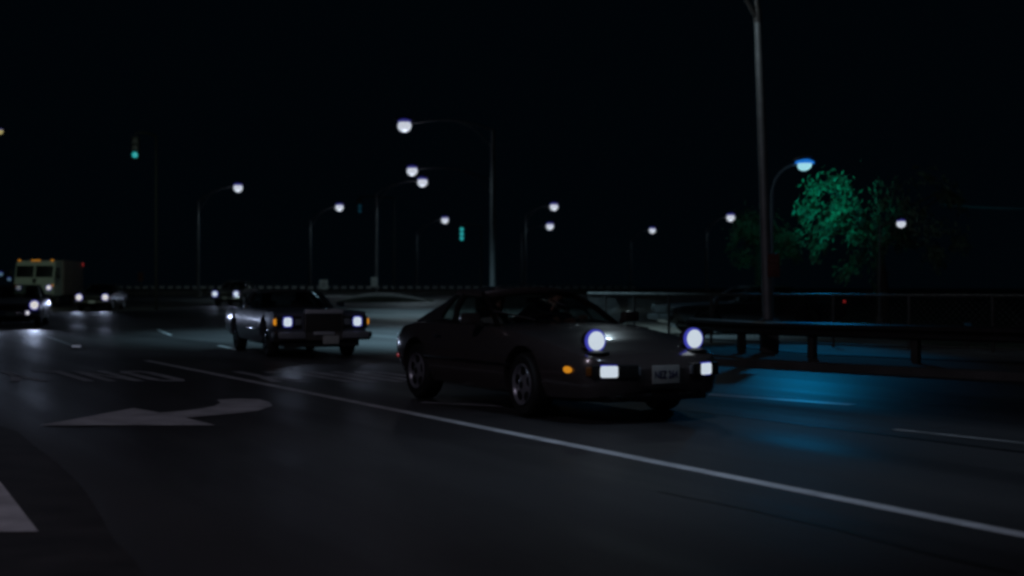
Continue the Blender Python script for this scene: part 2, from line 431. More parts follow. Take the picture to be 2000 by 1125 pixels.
# ------------------------------------------------------------------ sports coupe
TH = R(28.4)
cx, cd = .897, 13.35
cp = car_root('sports_coupe', (cx, cd, 0), TH, 'dark bronze sports coupe with pop-up round headlights raised, nearest car in the road', 'car')
coupe = dict(paint=PAINT_BRONZE, axles=(-.06, -2.56), arch=.375, hw=.90, wr=.315, ww=.225, rim=.205, rimstyle='dial', rimmat=mat('dull_alloy', (.36, .36, .40), .3, .5), track=.77, steer=R(-4),
    keys=[(1.10, .30, .34, .42, .50, .90, .515), (1.08, .44, .28, .42, .545, .90, .56), (1.0, .62, .225, .43, .59, .90, .61), (.92, .73, .205, .44, .62, .90, .64), (.78, .80, .20, .46, .655, .88, .68), (.45, .87, .19, .50, .73, .86, .765), (0, .89, .19, .52, .80, .85, .835),
          (-.5, .89, .19, .52, .845, .86, .89), (-1.1, .885, .19, .52, .87, .88, .90), (-2.0, .895, .19, .52, .875, .88, .90), (-2.6, .905, .20, .53, .87, .87, .89), (-3.0, .885, .24, .55, .83, .87, .865), (-3.2, .84, .30, .56, .765, .87, .79), (-3.30, .74, .38, .54, .62, .88, .64)],
    cabin=(-2.5, -.98, .66, .28), house=[(-.86, .735, .885), (-1.50, .55, 1.185), (-2.12, .55, 1.205), (-2.20, .745, .90), (-3.19, .62, .835)],
    glass=GLASS_CAR, bp=.72, rail=.040, roofbulge=.075, bulge=.20, seats_y=(.37, -.37), seat=(-1.42, .46), pillarmat=mat('matte_black', (.008, .007, .007), .85, spec=.1), beltmat=TRIM, rearbulge=-.04, rearup=.06)
car_shell(cp, coupe)
hd_ = [Vector((-1.47, y, 1.175 + .055 * (1 - (y / .56) ** 2))) for y in (-.55, -.4, -.2, 0, .2, .4, .55)]
hd_ = [p + Vector((.19 * (1 - (p.y / .56) ** 2), 0, 0)) for p in hd_]
MB().tube(hd_, .042, 10).build('windshield_header', PAINT_BRONZE, cp)
# pop-up headlamps
for s_ in (-1, 1):
    c = Vector((.79, .56 * s_, .765))
    hl = round_lens(cp, 'headlight', HEAD_E, c, .088, HEAD_HALO, 1.22)
    MB().lathe([(.104, .0), (.106, -.05), (.09, -.12), (.05, -.17), (.01, -.19)], c + Vector((-.004, 0, 0)), 'X', 20).build('bucket', PAINT_BRONZE, hl)
    MB().box(c + Vector((-.06, 0, -.09)), (.08, .05, .10), bev=.01).build('bracket', TRIM, hl)
    MB().ell((.80, .56 * s_, .655), (.13, .125, .022)).build('headlight_recess', TRIM, cp)
    head_spot(cp, c, 1.6)
def nose_x(y):
    q = ((0, 1.11), (.30, 1.10), (.44, 1.08), (.63, 1.0), (.755, .92), (.84, .78)); y = abs(y)
    for (a_, b_), (c_, d_) in zip(q, q[1:]):
        if y <= c_: return b_ + (d_ - b_) * (y - a_) / (c_ - a_)
    return .8
# bumper lamps: outer amber, lit driving lamp, unlit inner lamp, in a dark recess
for s_ in (-1, 1):
    MB().box((1.022, .50 * s_, .487), (.08, .44, .128), rz=R(21 * s_), bev=.02).build('lamp_recess', TRIM, cp)
    yd = .535 * s_ - .035
    quad_lens(cp, 'driving_light', HEAD_E, (nose_x(yd) + .012, yd, .49), (.165, .104), (1, .36 * s_), .02, .03, HEAD_HALO, .010)
    quad_lens(cp, 'fog_light', LENS_DIM, (1.095, .355 * s_, .49), (.16, .085), (1, .30 * s_), .012)
    quad_lens(cp, 'turn_signal', AMBER_OFF, (.945, .70 * s_, .49), (.11, .085), (1, .85 * s_), .012)
    head_spot(cp, (1.10, .53 * s_, .49), 1)
    mk = MB().ell((.70, .818 * s_, .50), (.085, .016, .032)).build('side_marker', AMBER_E, cp); mk.rotation_euler = (0, 0, 0)
    MB().ell((-3.10, .835 * s_, .47), (.09, .03, .032)).build('tail_marker', RED_E, cp)
    ts = MB().box((-3.27, .58 * s_, .66), (.04, .30, .10), rz=R(18 * s_), bev=.02).build('tail_light', RED_OFF, cp)
    # door mirror on its stalk
    mm = MB().box((-.98, .985 * s_, .945), (.115, .20, .115), rz=R(8 * s_), bev=.035).build('door_mirror', PAINT_BRONZE, cp)
    MB().tube([(-.96, .86 * s_, .885), (-.98, .93 * s_, .92)], [.03, .025], 8).build('stalk', PAINT_BRONZE, mm)
    MB().box((-1.95, .895 * s_, .73), (.17, .02, .03), bev=.008).build('door_handle', CHROME, cp)
    MB().box((-1.3, .897 * s_, .50), (2.0, .03, .022), bev=.008).build('rub_strip', TRIM, cp)
MB().ell((.98, 0, .26), (.12, .52, .07)).build('air_dam', TRIM, cp)
MB().box((.87, 0, .225), (.20, 1.16, .05), bev=.02).build('chin_spoiler', TRIM, cp)
pl = MB().box((1.118, 0, .455), (.012, .305, .17), bev=.004).build('license_plate', PLATE_M, cp)
PM = Matrix.Translation((1.126, 0, .452)) @ Matrix.Rotation(R(90), 4, 'Z') @ Matrix.Rotation(R(90), 4, 'X')
text_obj('NEZ 264', .098, PLATE_T, pl, PM, .0015, .72)
for y in (.18, -.34):
    MB().tube([(-.74, y, .925), (-1.02, y - .35, 1.02)], .008, 6).build('wiper', TRIM, cp)
MB().tube([(-.9, .12, 1.06), (-1.35, .12, 1.16)], .006, 5).box((-1.36, 0, 1.13), (.03, .22, .06), bev=.012).build('rear_view_mirror', TRIM, cp)
MB().tube([(-.35, .80, .83), (-.75, .80, .86)], .012, 6).build('hood_seam', TRIM, cp)

# ------------------------------------------------------------------ people in the coupe
def person(car, hip, label, shirt, lhand, rhand, turn, hair_len):
    """seated figure; one skinned body, clothes and hair as children (car space)"""
    hx, hy, hz = hip; V = []; Rr = []; E = []
    def v(p, r, par=None):
        V.append(Vector(p)); Rr.append(r)
        if par is not None: E.append((par, len(V) - 1))
        return len(V) - 1
    pel = v((hx, hy, hz), .125); wa = v((hx - .07, hy, hz + .2), .12, pel); ch = v((hx - .12, hy, hz + .38), .13, wa)
    nb = v((hx - .14, hy, hz + .50), .07, ch); nk = v((hx - .13, hy, hz + .56), .05, nb); h0 = v((hx - .12, hy, hz + .63), .07, nk)
    fingers = []
    for s_, hand in ((1, lhand), (-1, rhand)):
        hand = Vector(hand); sh = v((hx - .13, hy + .17 * s_, hz + .44), .062, ch)
        el = v(Vector((hx - .13, hy + .2 * s_, hz + .44)).lerp(hand, .5) + Vector((-.03, .05 * s_, -.10)), .043, sh)
        wr = v(hand - (hand - V[el]).normalized() * .07, .028, el); pa = v(hand, .036, wr)
        d = (hand - V[el]).normalized(); side = d.cross(Vector((0, 0, 1))).normalized(); dn = side.cross(d)
        for k in range(4):
            b0 = v(hand + d * .035 + side * (k - 1.5) * .021, .010, pa)
            L_ = (.034, .040, .038, .030)[k]
            b1 = v(V[b0] + d * L_, .009, b0); b2 = v(V[b1] - dn * (-.024 * -1) + d * .012, .008, b1); v(V[b2] - dn * .02 - d * .01, .007, b2)
        t0 = v(hand + side * (.036 * s_) + d * .005, .011, pa); t1 = v(V[t0] + d * .03 + side * .012 * s_, .010, t0); v(V[t1] + d * .02 - dn * .01, .008, t1)
    for s_ in (1, -1):
        hp = v((hx + .04, hy + .09 * s_, hz - .01), .085, pel); kn = v((hx + .44, hy + .11 * s_, hz + .10), .06, hp)
        an = v((hx + .72, hy + .11 * s_, hz - .10), .04, kn); v((hx + .84, hy + .11 * s_, hz - .06), .035, an)
    def skinned(name, sel, grow, m, parent):
        idx = [i for i in range(len(V)) if sel is None or i in sel]; mp = {a: i for i, a in enumerate(idx)}
        me = bpy.data.meshes.new(name); me.from_pydata([V[i] for i in idx], [(mp[a], mp[b]) for a, b in E if a in mp and b in mp], [])
        o = bpy.data.objects.new(name, me); C.objects.link(o)
        sk = o.modifiers.new('skin', 'SKIN'); sk.use_smooth_shade = True
        for i, a in enumerate(idx):
            q = o.data.skin_vertices[0].data[i]; q.radius = (Rr[a] + grow, (Rr[a] + grow) * (.8 if a in (pel, wa, ch) else 1)); q.use_root = (i == 0)
        o.modifiers.new('sub', 'SUBSURF').levels = 1; o.modifiers['sub'].render_levels = 1
        mod_to_mesh(o); o.data.materials.clear(); o.data.materials.append(m); o.parent = parent
        return o
    body = skinned('person', None, 0, SKIN, None)
    # head: skull, jaw, nose, ears, eyes, lips welded into the body mesh
    hc = Vector((hx - .10, hy, hz + .69)); Mh = Matrix.Rotation(turn, 3, 'Z'); mb = MB(); mb.bm.from_mesh(body.data)
    def hp(p): return hc + Mh @ Vector(p)
    mb.ell(hp((-.01, 0, .03)), (.098, .076, .10), M=Mh); mb.ell(hp((.025, 0, -.055)), (.062, .055, .065), M=Mh)
    mb.ell(hp((.100, 0, -.012)), (.020, .014, .026), M=Mh)
    for s_ in (1, -1):
        mb.ell(hp((-.01, .078 * s_, 0)), (.022, .010, .032), M=Mh); mb.ell(hp((.075, .032 * s_, .012)), (.014, .014, .010), M=Mh)
    mb.ell(hp((.083, 0, -.058)), (.012, .024, .009), M=Mh)
    mb.bm.to_mesh(body.data); mb.bm.free(); body.data.polygons.foreach_set('use_smooth', [True] * len(body.data.polygons))
    hr = MB(); hr.ell(hp((-.022, 0, .055)), (.104, .086, .092), M=Mh); hr.ell(hp((-.055, 0, .0 - hair_len)), (.065, .082, .075 + hair_len), M=Mh)
    hr.build('hair', HAIR, body)
    legs = set(range(len(V) - 8, len(V)))
    fing = set()
    arm_sel = {pel, wa, ch, nb}
    i = h0 + 1
    for _ in range(2):
        arm_sel |= {i, i + 1, i + 2}; i += 4 + 16 + 3
    skinned('jacket', arm_sel, .012, shirt, body)
    skinned('trousers', legs | {pel}, .012, CLOTH_D, body)
    # move from car space to the world: the figure sits in the car but is a thing of its own
    body.matrix_world = car_mw(car)
    tag(body, label, 'person')
    return body
def car_mw(car):
    return Matrix.Translation(car.location) @ Matrix.Rotation(car.rotation_euler[2], 4, 'Z')
person(cp, (-1.43, .37, .43), 'driver at the wheel of the bronze coupe, short dark hair, hands on the wheel', CLOTH_D, (-1.09, .45, .93), (-1.10, .26, .90), R(4), .01)
person(cp, (-1.43, -.37, .43), 'passenger beside the driver in the bronze coupe, longer dark hair', CLOTH_L, (-1.08, -.28, .52), (-1.10, -.46, .52), R(-12), .05)

# ------------------------------------------------------------------ large luxury coupe
lp = at(604, 695)
lc = car_root('luxury_coupe', lp, R(23), 'long silver grey luxury coupe with tall grille and amber corner lights', 'car')
lc.scale = (.90, .91, 1.0)
lux = dict(paint=PAINT_SILVER, axles=(0, -3.05), arch=.40, hw=.95, wr=.345, ww=.21, rim=.21, rimstyle='disc', rimmat=CHROME, track=.79, steer=R(0), n=56,
    keys=[(1.02, .90, .42, .60, .80, .97, .815), (.98, .93, .36, .58, .825, .97, .84), (.5, .95, .25, .58, .84, .96, .865), (-.8, .95, .23, .56, .85, .95, .885), (-1.2, .95, .23, .56, .86, .95, .89), (-2.6, .95, .23, .56, .86, .95, .885), (-3.6, .94, .26, .56, .85, .94, .875), (-4.1, .92, .32, .56, .82, .94, .84), (-4.2, .86, .4, .55, .76, .94, .78)],
    cabin=(-2.85, -1.32, .72, .30), house=[(-1.10, .80, .875), (-1.62, .63, 1.165), (-2.75, .60, 1.165), (-2.72, .80, .885), (-3.22, .74, .885)],
    glass=GLASS_DK, bp=.62, roofbulge=.05, bulge=.16, seats_y=(.40, -.40), seat=(-1.95, .48), roofmat=VINYL, pillarmat=CHROME, beltmat=CHROME, rearbulge=-.06, ap=.024, bpr=.06)
car_shell(lc, lux)
# upright grille shell with a chrome header and fine vertical bars
gr = MB().box((1.08, 0, .615), (.10, .70, .37), bev=.01).build('grille', TRIM, lc)
MB().box((1.115, 0, .835), (.16, .76, .075), bev=.02).build('grille_header', ALLOY, gr)
gb = MB()
for k in range(19): gb.box((1.135, -.315 + k * .035, .62), (.012, .008, .34))
gb.build('grille_bars', STEEL_DK, gr)
for s_ in (-1, 1): MB().box((1.12, .365 * s_, .63), (.12, .028, .39), bev=.008).build('grille_post', STEEL_DK, gr)
MB().box((1.13, 0, .895), (.02, .05, .06), bev=.008).build('hood_ornament', CHROME, lc)
for s_ in (-1, 1):
    MB().box((1.035, .665 * s_, .645), (.06, .50, .22), bev=.02).build('headlight_panel', TRIM, lc)
    quad_lens(lc, 'headlight', HEAD_E, (1.07, .70 * s_, .655), (.15, .15), (1, 0, 0), .045, .04, HEAD_HALO, .02)
    quad_lens(lc, 'inner_headlight', LENS_DIM, (1.07, .49 * s_, .655), (.13, .12), (1, 0, 0), .03)
    quad_lens(lc, 'corner_light', AMBER_E, (1.0, .90 * s_, .655), (.13, .115), (1, .75 * s_), .03, .08)
    MB().box((1.14, .64 * s_, .42), (.13, .54, .12), bev=.03).build('bumper_guard', MATS['dull_alloy'], lc)
    MB().box((1.02, .945 * s_, .42), (.36, .05, .11), bev=.02).build('bumper_end', TRIM, lc)
    MB().box((-.9, .955 * s_, .50), (1.6, .015, .03), bev=.005).build('side_moulding', CHROME, lc)
    MB().box((-1.25, 1.00 * s_, .93), (.10, .16, .10), bev=.03).build('door_mirror', CHROME, lc)
    head_spot(lc, (1.08, .70 * s_, .655), 8)
MB().box((1.09, 0, .40), (.10, 1.9, .15), bev=.02).build('bumper', STEEL_DK, lc)
MB().box((1.17, 0, .45), (.05, .42, .06), bev=.015).build('bumper_bar', ALLOY, lc)
lpl = MB().box((1.165, .14, .335), (.012, .32, .15), bev=.004).build('license_plate', PLATE_M, lc)
MB().box((.97, 0, .30), (.10, 1.5, .18)).build('valance', TRIM, lc)

# ------------------------------------------------------------------ three farther saloons
def saloon(name, p, th, label, paint, E_, sp, hy, hr, hz, hw=.88, zr=1.36, fog=None, beam=12):
    r = car_root(name, p, th, label, 'car', None)
    k = zr / 1.36
    P = dict(paint=paint, axles=(0, -2.65), arch=.36, hw=hw, wr=.31, ww=.19, rim=.18, rimstyle='disc', rimmat=ALLOY, track=hw - .15, steer=0, n=36,
        keys=[(.88, hw * .92, .38, .55, .74 * k, .95, .76 * k), (.84, hw * .97, .30, .55, .78 * k, .95, .80 * k), (.3, hw, .23, .54, .83 * k, .93, .86 * k), (-.8, hw, .21, .54, .88 * k, .93, .93 * k), (-2.4, hw, .21, .54, .90 * k, .93, .94 * k), (-3.2, hw * .98, .26, .54, .88 * k, .93, .92 * k), (-3.62, hw * .94, .32, .54, .82 * k, .93, .86 * k), (-3.68, hw * .9, .4, .54, .76 * k, .93, .78 * k)],
        cabin=(-2.5, -.95, hw - .2, .3), house=[(-.72, hw - .12, .91 * k), (-1.25, hw - .27, 1.30 * k), (-2.35, hw - .27, 1.29 * k), (-2.55, hw - .12, .93 * k), (-2.95, hw - .18, .93 * k)],
        glass=GLASS_DK, bp=.5, roofbulge=.06, bulge=.14, seats_y=(.36, -.36), seat=(-1.55, .5), pillarmat=paint, beltmat=CHROME, rearbulge=-.06)
    car_shell(r, P)
    MB().box((.90, 0, .62), (.06, (hy - hr) * 2 - .08, .17), bev=.01).build('grille', TRIM, r)
    MB().box((.93, 0, .42), (.14, hw * 2 - .06, .13), bev=.03).build('bumper', CHROME if paint is not PAINT_BLACK else STEEL_DK, r)
    MB().box((1.005, 0, .42), (.012, .31, .13), bev=.004).build('license_plate', PLATE_M, r)
    for s_ in (-1, 1):
        h = round_lens(r, 'headlight', E_, (.90, hy * s_, hz), hr, HEAD_HALO, 1.22)
        quad_lens(r, 'turn_signal', AMBER_OFF, (.885, (hw - .07) * s_, hz - .02), (.10, .12), (1, .6 * s_), .02, .05)
        MB().box((-.78, (hw + .07) * s_, .96 * k), (.09, .15, .10), bev=.03).build('door_mirror', CHROME, r)
        MB().box((-1.7, (hw + .004) * s_, .80 * k), (.16, .02, .03)).build('door_handle', CHROME, r)
        if fog: round_lens(r, 'fog_light', fog, (1.0, .50 * s_, .46), .06, HEAD_HALO, 1.15)
        head_spot(r, (.92, hy * s_, hz), beam)
    return r
sl = saloon('grey_saloon', at(27, 638), R(15), 'pale grey saloon at the left edge before the box truck, headlight and fog light on', PAINT_GREY, WARM_E, 0, .70, .128, .70, .90, 1.36, WARM_E, 120)
sb = saloon('black_saloon', at(188, 606), R(5), 'black saloon with two round headlights on, just right of the box truck', PAINT_BLACK, WARM_E, 0, .62, .145, .64, .86, 1.30, None, 100)
sf = saloon('hatchback', at(449, 596), R(-4), 'small dark car far down the road with bright headlights, above the silver luxury coupe', PAINT_GREY, HEAD_E, 0, .62, .15, .66, .88, 1.42, None, 45)
for s_ in (-1, 1): quad_lens(sf, 'amber_light', AMBER_D, (.95, .60 * s_, .42), (.14, .09), (1, 0, 0), .02, .03)
pk = saloon('parked_car', (4.59, 33.24, .12), R(-78), 'dark car parked behind the chain link fence, roof catching blue light', PAINT_BLACK, LENS_DIM, 0, .62, .10, .64, .86, 1.20, None, 0)
for o in list(pk.children):
    if o.type == 'LIGHT': bpy.data.objects.remove(o)
for o in [c for h in pk.children for c in h.children if c.name.startswith('halo_ring')]: bpy.data.objects.remove(o)
for o in [c for c in pk.children if c.name.split('.')[0] in ('bumper', 'license_plate', 'headlight', 'turn_signal', 'door_mirror', 'belt_moulding', 'door_handle')]: o.data.materials[0] = TRIM
for o in [c for h in pk.children for c in h.children if c.name.startswith('rim')]: o.data = o.data.copy(); o.data.materials[0] = TRIM
MB().box((-3.70, .62, .80), (.03, .10, .06), bev=.01).build('tail_light', RED_E, pk)

# ------------------------------------------------------------------ box truck
tp = at(72, 599)
tk = car_root('box_truck', tp, R(4), 'cream cab box truck with amber roof lights and brown cargo box', 'truck')
cab = MB()
ring = [(.55, .55), (.60, 1.05), (.50, 1.55), (.30, 2.28), (.15, 2.52), (-1.3, 2.55), (-1.3, .55)]
L0 = [cab.bm.verts.new((x, -1.05, z)) for x, z in ring]; L1 = [cab.bm.verts.new((x, 1.05, z)) for x, z in ring]
cab.face(L0); cab.face(L1[::-1])
for i in range(len(ring)): cab.face([L0[i], L0[(i + 1) % 7], L1[(i + 1) % 7], L1[i]])
bmesh.ops.bevel(cab.bm, geom=cab.bm.edges[:], offset=.07, segments=3, affect='EDGES', clamp_overlap=True)
cab.build('cab', PAINT_CREAM, tk)
MB().box((-3.55, 0, 1.62), (4.4, 2.2, 1.95), bev=.03).build('cargo_box', BOX_BROWN, tk)
MB().box((-2.6, 0, .52), (6.0, .9, .2)).build('chassis', TRIM, tk)
an = math.atan2(.2, .73)
for s_ in (-1, 1):
    MB().box((.425, .515 * s_, 1.93), (.03, .90, .62), ry=-an, bev=.012).build('windshield', GLASS_DK, tk)
    MB().box((.405, .515 * s_, 1.93), (.03, .93, .65), ry=-an, bev=.012).build('window_frame', TRIM, tk)
    MB().box((-.35, 1.055 * s_, 1.85), (.75, .02, .62), bev=.008).build('side_window', TRIM, tk)
    h = round_lens(tk, 'headlight', WARM_E, (.60, .80 * s_, 1.05), .12, HEAD_HALO, 1.2)
    quad_lens(tk, 'turn_signal', AMBER_D, (.575, .98 * s_, 1.16), (.10, .10), (1, .4 * s_), .02, .06)
    quad_lens(tk, 'roof_light', AMBER_D, (.17, .88 * s_, 2.545), (.15, .085), (1, 0, 0), .02, .08)
    quad_lens(tk, 'clearance_light', RED_E, (-5.5, 1.11 * s_, 2.42), (.06, .20), (0, s_, 0), .01, .1)
    MB().tube([(.35, 1.05 * s_, 2.1), (.55, 1.22 * s_, 2.08), (.55, 1.22 * s_, 1.5), (.4, 1.05 * s_, 1.45)], .014, 6).box((.55, 1.23 * s_, 1.8), (.03, .17, .40), bev=.01).build('door_mirror', TRIM, tk)
    for x in (-.35, -4.1): wheel(tk, x, .88 * s_, .40, .25, .22, 'disc', STEEL_DK)
    head_spot(tk, (.62, .76 * s_, .98), 12)
for y in (-.17, 0, .17): quad_lens(tk, 'roof_light', AMBER_D, (.17, y, 2.545), (.13, .08), (1, 0, 0), .02, .08)
MB().box((.62, 0, 1.0), (.05, .80, .42), bev=.01).build('grille', TRIM, tk)
MB().box((.66, 0, .62), (.14, 2.1, .2), bev=.02).build('bumper', STEEL_DK, tk)
MB().box((.56, .02, 1.42), (.06, .20, .26), bev=.02).build('front_vent', TRIM, tk)

# ------------------------------------------------------------------ ground and road
ys = [-30, 0, 20, 30, 34, 36, 38, 40, 43, 46, 50, 55, 60, 70, 80, 95, 110, 130, 150, 200, 400, 1500]
g = MB(); xs = [-1500, -300, -100, -40, -20, 0, 20, 40, 100, 300, 1500]
gv = [[g.bm.verts.new((x, y, gz(y))) for x in xs] for y in ys]
for j in range(len(ys) - 1):
    for i in range(len(xs) - 1): g.face([gv[j][i], gv[j][i + 1], gv[j + 1][i + 1], gv[j + 1][i]])
road = tag(g.build('road', ASPHALT, smooth=60), kind='structure')
def lift(p, h): return Vector((p[0], p[1], gz(p[1]) + h))
def marking(name, pts, m, h=.003): return MB().poly([lift(p, h) for p in pts]).build(name, m, road, smooth=0)
def strip(name, pts, w, m, h=.003):
    mb = MB(); L_, R_ = [], []
    for i, p in enumerate(pts):
        t = (Vector(pts[min(i + 1, len(pts) - 1)]) - Vector(pts[max(i - 1, 0)])); n = Vector((-t.y, t.x, 0)).normalized() * w / 2
        L_.append(mb.bm.verts.new(lift(Vector(p) + n, h))); R_.append(mb.bm.verts.new(lift(Vector(p) - n, h)))
    for i in range(len(pts) - 1): mb.face([L_[i], R_[i], R_[i + 1], L_[i + 1]])
    return mb.build(name, m, road, smooth=0)
def sub(p, q, n): return [Vector(p).lerp(Vector(q), i / n) for i in range(n + 1)]
a, b = at(285, 704), at(2000, 1046)
strip('lane_line', sub(a, b + (b - a).normalized() * 3, 8), .125, PAINT_WHITE)
strip('lane_dash', sub(at(1352, 768), at(1665, 791), 3), .20, mat('glossy_road_paint', (.62, .62, .64), .40, var=.3, scale=3))
strip('lane_dash', sub(at(1745, 839), at(2060, 872), 3), .10, mat('faded_road_paint', (.24, .24, .24), .7, var=.4, scale=3))
strip('lane_dash', sub(at(825, 786), at(1010, 795), 3), .10, PAINT_WORN)
strip('lane_dash', sub(at(428, 675), at(466, 684), 2), .12, PAINT_WHITE)
strip('lane_dash', sub(at(92, 657), at(158, 681), 2), .10, PAINT_WORN)
strip('lane_dash', sub(at(308, 644), at(334, 655), 2), .10, PAINT_WORN)
strip('tar_seam', sub(at(1340, 800), at(2000, 884), 6), .10, TAR)
strip('tar_seam', [at(1290, 960), at(1450, 992), at(1640, 1034), at(1800, 1078), at(1980, 1120)], .055, TAR)
strip('tar_seam', sub(at(850, 752), at(420, 700), 4), .09, TAR)
prnd = random.Random(11)
pe = [(-40, 820), (30, 842), (70, 872), (118, 905), (160, 950), (196, 1000), (226, 1050), (262, 1100), (300, 1150), (345, 1215)]
marking('dark_road_area', [at(u + prnd.uniform(-6, 6), v + prnd.uniform(-4, 4)) for u, v in pe] + [at(-300, 1215), at(-300, 820)], mat('dark_asphalt', (.034, .030, .030), .62, var=.4, scale=2.5, spec=.30), .0015)  # slightly darker area of road with an uneven edge
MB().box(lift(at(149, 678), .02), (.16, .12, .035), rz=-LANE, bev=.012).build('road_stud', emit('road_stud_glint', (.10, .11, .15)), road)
arrow = [(77, 831), (165, 815), (261, 797), (312, 806.5), (355, 803), (395, 798), (420, 793), (431, 787), (423, 781), (467, 779), (506, 780), (527, 786), (532, 793), (502, 803), (435, 810), (362, 816), (421, 831)]
marking('turn_arrow', [at(*p) for p in arrow], PAINT_WHITE)
marking('stop_line', [at(0, 941), at(75, 1039), at(-260, 1039), at(-260, 941)], PAINT_WHITE)
def word(u0, v0, m, pitch=.64, lw=.54, ln=2.5):
    """letters read by the drivers coming towards the camera; far end of the word's base at (u0, v0)"""
    o = at(u0, v0); ex = Vector((-1, 0, 0))
    def q(x, y): return o + ex * x + LD * y
    W, H, s_ = lw, ln, .13
    L_ = {'O': [[(.02, .15), (.02, .85), (.14, 1), (.30, 1), (.30, .88), (.23, .88), (.20, .82), (.20, .18), (.23, .12), (.30, .12), (.30, 0), (.14, 0)],
                [(.30, 1), (.46, 1), (.58, .85), (.58, .15), (.46, 0), (.30, 0), (.30, .12), (.37, .12), (.40, .18), (.40, .82), (.37, .88), (.30, .88)]],
          'N': [[(.01, 0), (.17, 0), (.17, 1), (.01, 1)], [(.43, 0), (.59, 0), (.59, 1), (.43, 1)], [(.17, .98), (.17, .70), (.43, .02), (.43, .30)]],
          'L': [[(.05, 0), (.22, 0), (.22, 1), (.05, 1)], [(.22, 0), (.57, 0), (.57, .13), (.22, .13)]],
          'Y': [[(.22, 0), (.38, 0), (.38, .48), (.22, .48)], [(.00, 1), (.17, 1), (.36, .5), (.22, .44)], [(.60, 1), (.43, 1), (.24, .5), (.38, .44)]]}
    mb = MB()
    for k, ch in enumerate('ONLY'):
        for pl_ in L_[ch]: mb.poly([lift(q(k * pitch + x * W / .6, y * H), .004) for x, y in pl_])
    return mb.build('lane_word', m, road, smooth=0)
word(290, 725, PAINT_WORN)
word(745, 726, PAINT_WORN)

# kerb, verge and pavement on the right
edge = [(9.6, 15.1), (6.88, 17.9), (4.9, 19.85), (3.15, 21.9), (2.2, 25), (2.0, 30), (2.6, 42), (5.5, 70), (12, 120), (20, 170)]
def off(pts, d):
    out = []
    for i, p in enumerate(pts):
        t = Vector((*pts[min(i + 1, len(pts) - 1)], 0)) - Vector((*pts[max(i - 1, 0)], 0)); n = Vector((t.y, -t.x, 0)).normalized()
        out.append((p[0] + n.x * d, p[1] + n.y * d))
    return out
edge = [(16, 8.7)] + edge
def ribbon(name, d0, d1, h, th, m):
    A_, B_ = off(edge, d0), off(edge, d1); mb = MB()
    for i in range(len(edge) - 1):
        q = [A_[i], B_[i], B_[i + 1], A_[i + 1]]
        mb.slab([Vector((x, y, gz(y) + h)) for x, y in q], th)
    bmesh.ops.remove_doubles(mb.bm, verts=mb.bm.verts[:], dist=.0005)
    return tag(mb.build(name, m, smooth=30), kind='structure')
ribbon('kerb', 0, .18, .11, .2, CONC_DK)
ribbon('verge', .183, 2.3, .105, .2, DIRT)
ribbon('pavement', 2.303, 6.3, .12, .2, mat('grey_pavement', (.12, .12, .12), .8, var=.25, scale=1.5, bump=.2))
A_ = off(edge, 6.303); lawn = MB()
for i in range(len(edge) - 1):
    p, q = A_[i], A_[i + 1]
    lawn.poly([(p[0], p[1], gz(p[1]) + .10), (p[0] + 160, p[1] + 30, gz(p[1]) + .10), (q[0] + 160, q[1] + 30, gz(q[1]) + .10), (q[0], q[1], gz(q[1]) + .10)])
tag(lawn.build('lawn', GRASS), kind='structure')

# traffic island: low mound, dark planted face under a pale concrete crest
def arch(t): return max(0.0, 1 - abs(t) ** 2.1)
YI, XI, WI, HI = 86.0, (741 - 1000) / F * 86, 3.15, .60
mi = MB(); rows = []
for i in range(33):
    t = i / 16 - 1; h = HI * arch(t); x = XI + WI * t; rows.append([mi.bm.verts.new((x, YI + dy, gz(YI + dy) + hh)) for dy, hh in ((0, -.05), (.25, h * .30), (.7, h * .66), (.8, h * .70), (8, h * .5), (9, -.1))])
for a_, b_ in zip(rows, rows[1:]):
    for k in range(5): mi.face([a_[k], a_[k + 1], b_[k + 1], b_[k]])
isl = tag(mi.build('traffic_island', GRASS), kind='structure')
ck = MB(); prev = None
for i in range(33):
    t = (i / 16 - 1) * 1.04; h = HI * arch(t) ; x = XI + WI * t
    vs = [ck.bm.verts.new((x, YI + dy, gz(YI) + h * kk + dz)) for dy, kk, dz in ((.62, .62, -.08), (.66, .64, .02), (1.3, 1.0, .02), (2.6, 1.0, .0), (2.6, .6, -.1))]
    if prev:
        for k in range(5): ck.face([prev[k], prev[(k + 1) % 5], vs[(k + 1) % 5], vs[k]])
    else: ck.face(vs[::-1])
    prev = vs
ck.face(prev)
ck.build('kerb', CONCRETE, isl)

# far bridge railing with pale panels
RB = empty('bridge_railing', (0, 122, 0), 0, 'long low bridge railing of pale panels across the far side of the junction', 'railing')
rb0, rb1 = -37.0, 11.5; n_p = 64
zt = pt(0, 557.5, 122).z
w_ = MB(); w_.box(((rb0 - 30 + rb1 + 20) / 2, 0, (zt - .48 + gz(122) - .2) / 2), (rb1 - rb0 + 50, .3, zt - .48 - gz(122) + .2)); w_.build('base_wall', CONC_DK, RB)
tr = MB(); tr.box(((rb0 - 30 + rb1) / 2, .03, zt - .02), (rb1 - rb0 + 30, .12, .06)); tr.build('top_rail', STEEL_DK, RB)
for k in range(n_p):
    x = rb0 + (rb1 - rb0) * (k + .5) / n_p
    MB().box((x, -.05, zt - .19), (.46, .08, .24), bev=.02).build('panel', mat('pale_panel', (.62, .62, .60), .8, var=.2), RB)
for k in range(n_p // 4):
    MB().box((rb0 + (rb1 - rb0) * k * 4 / n_p, .05, zt - .3), (.10, .10, .6)).build('post', STEEL_DK, RB)

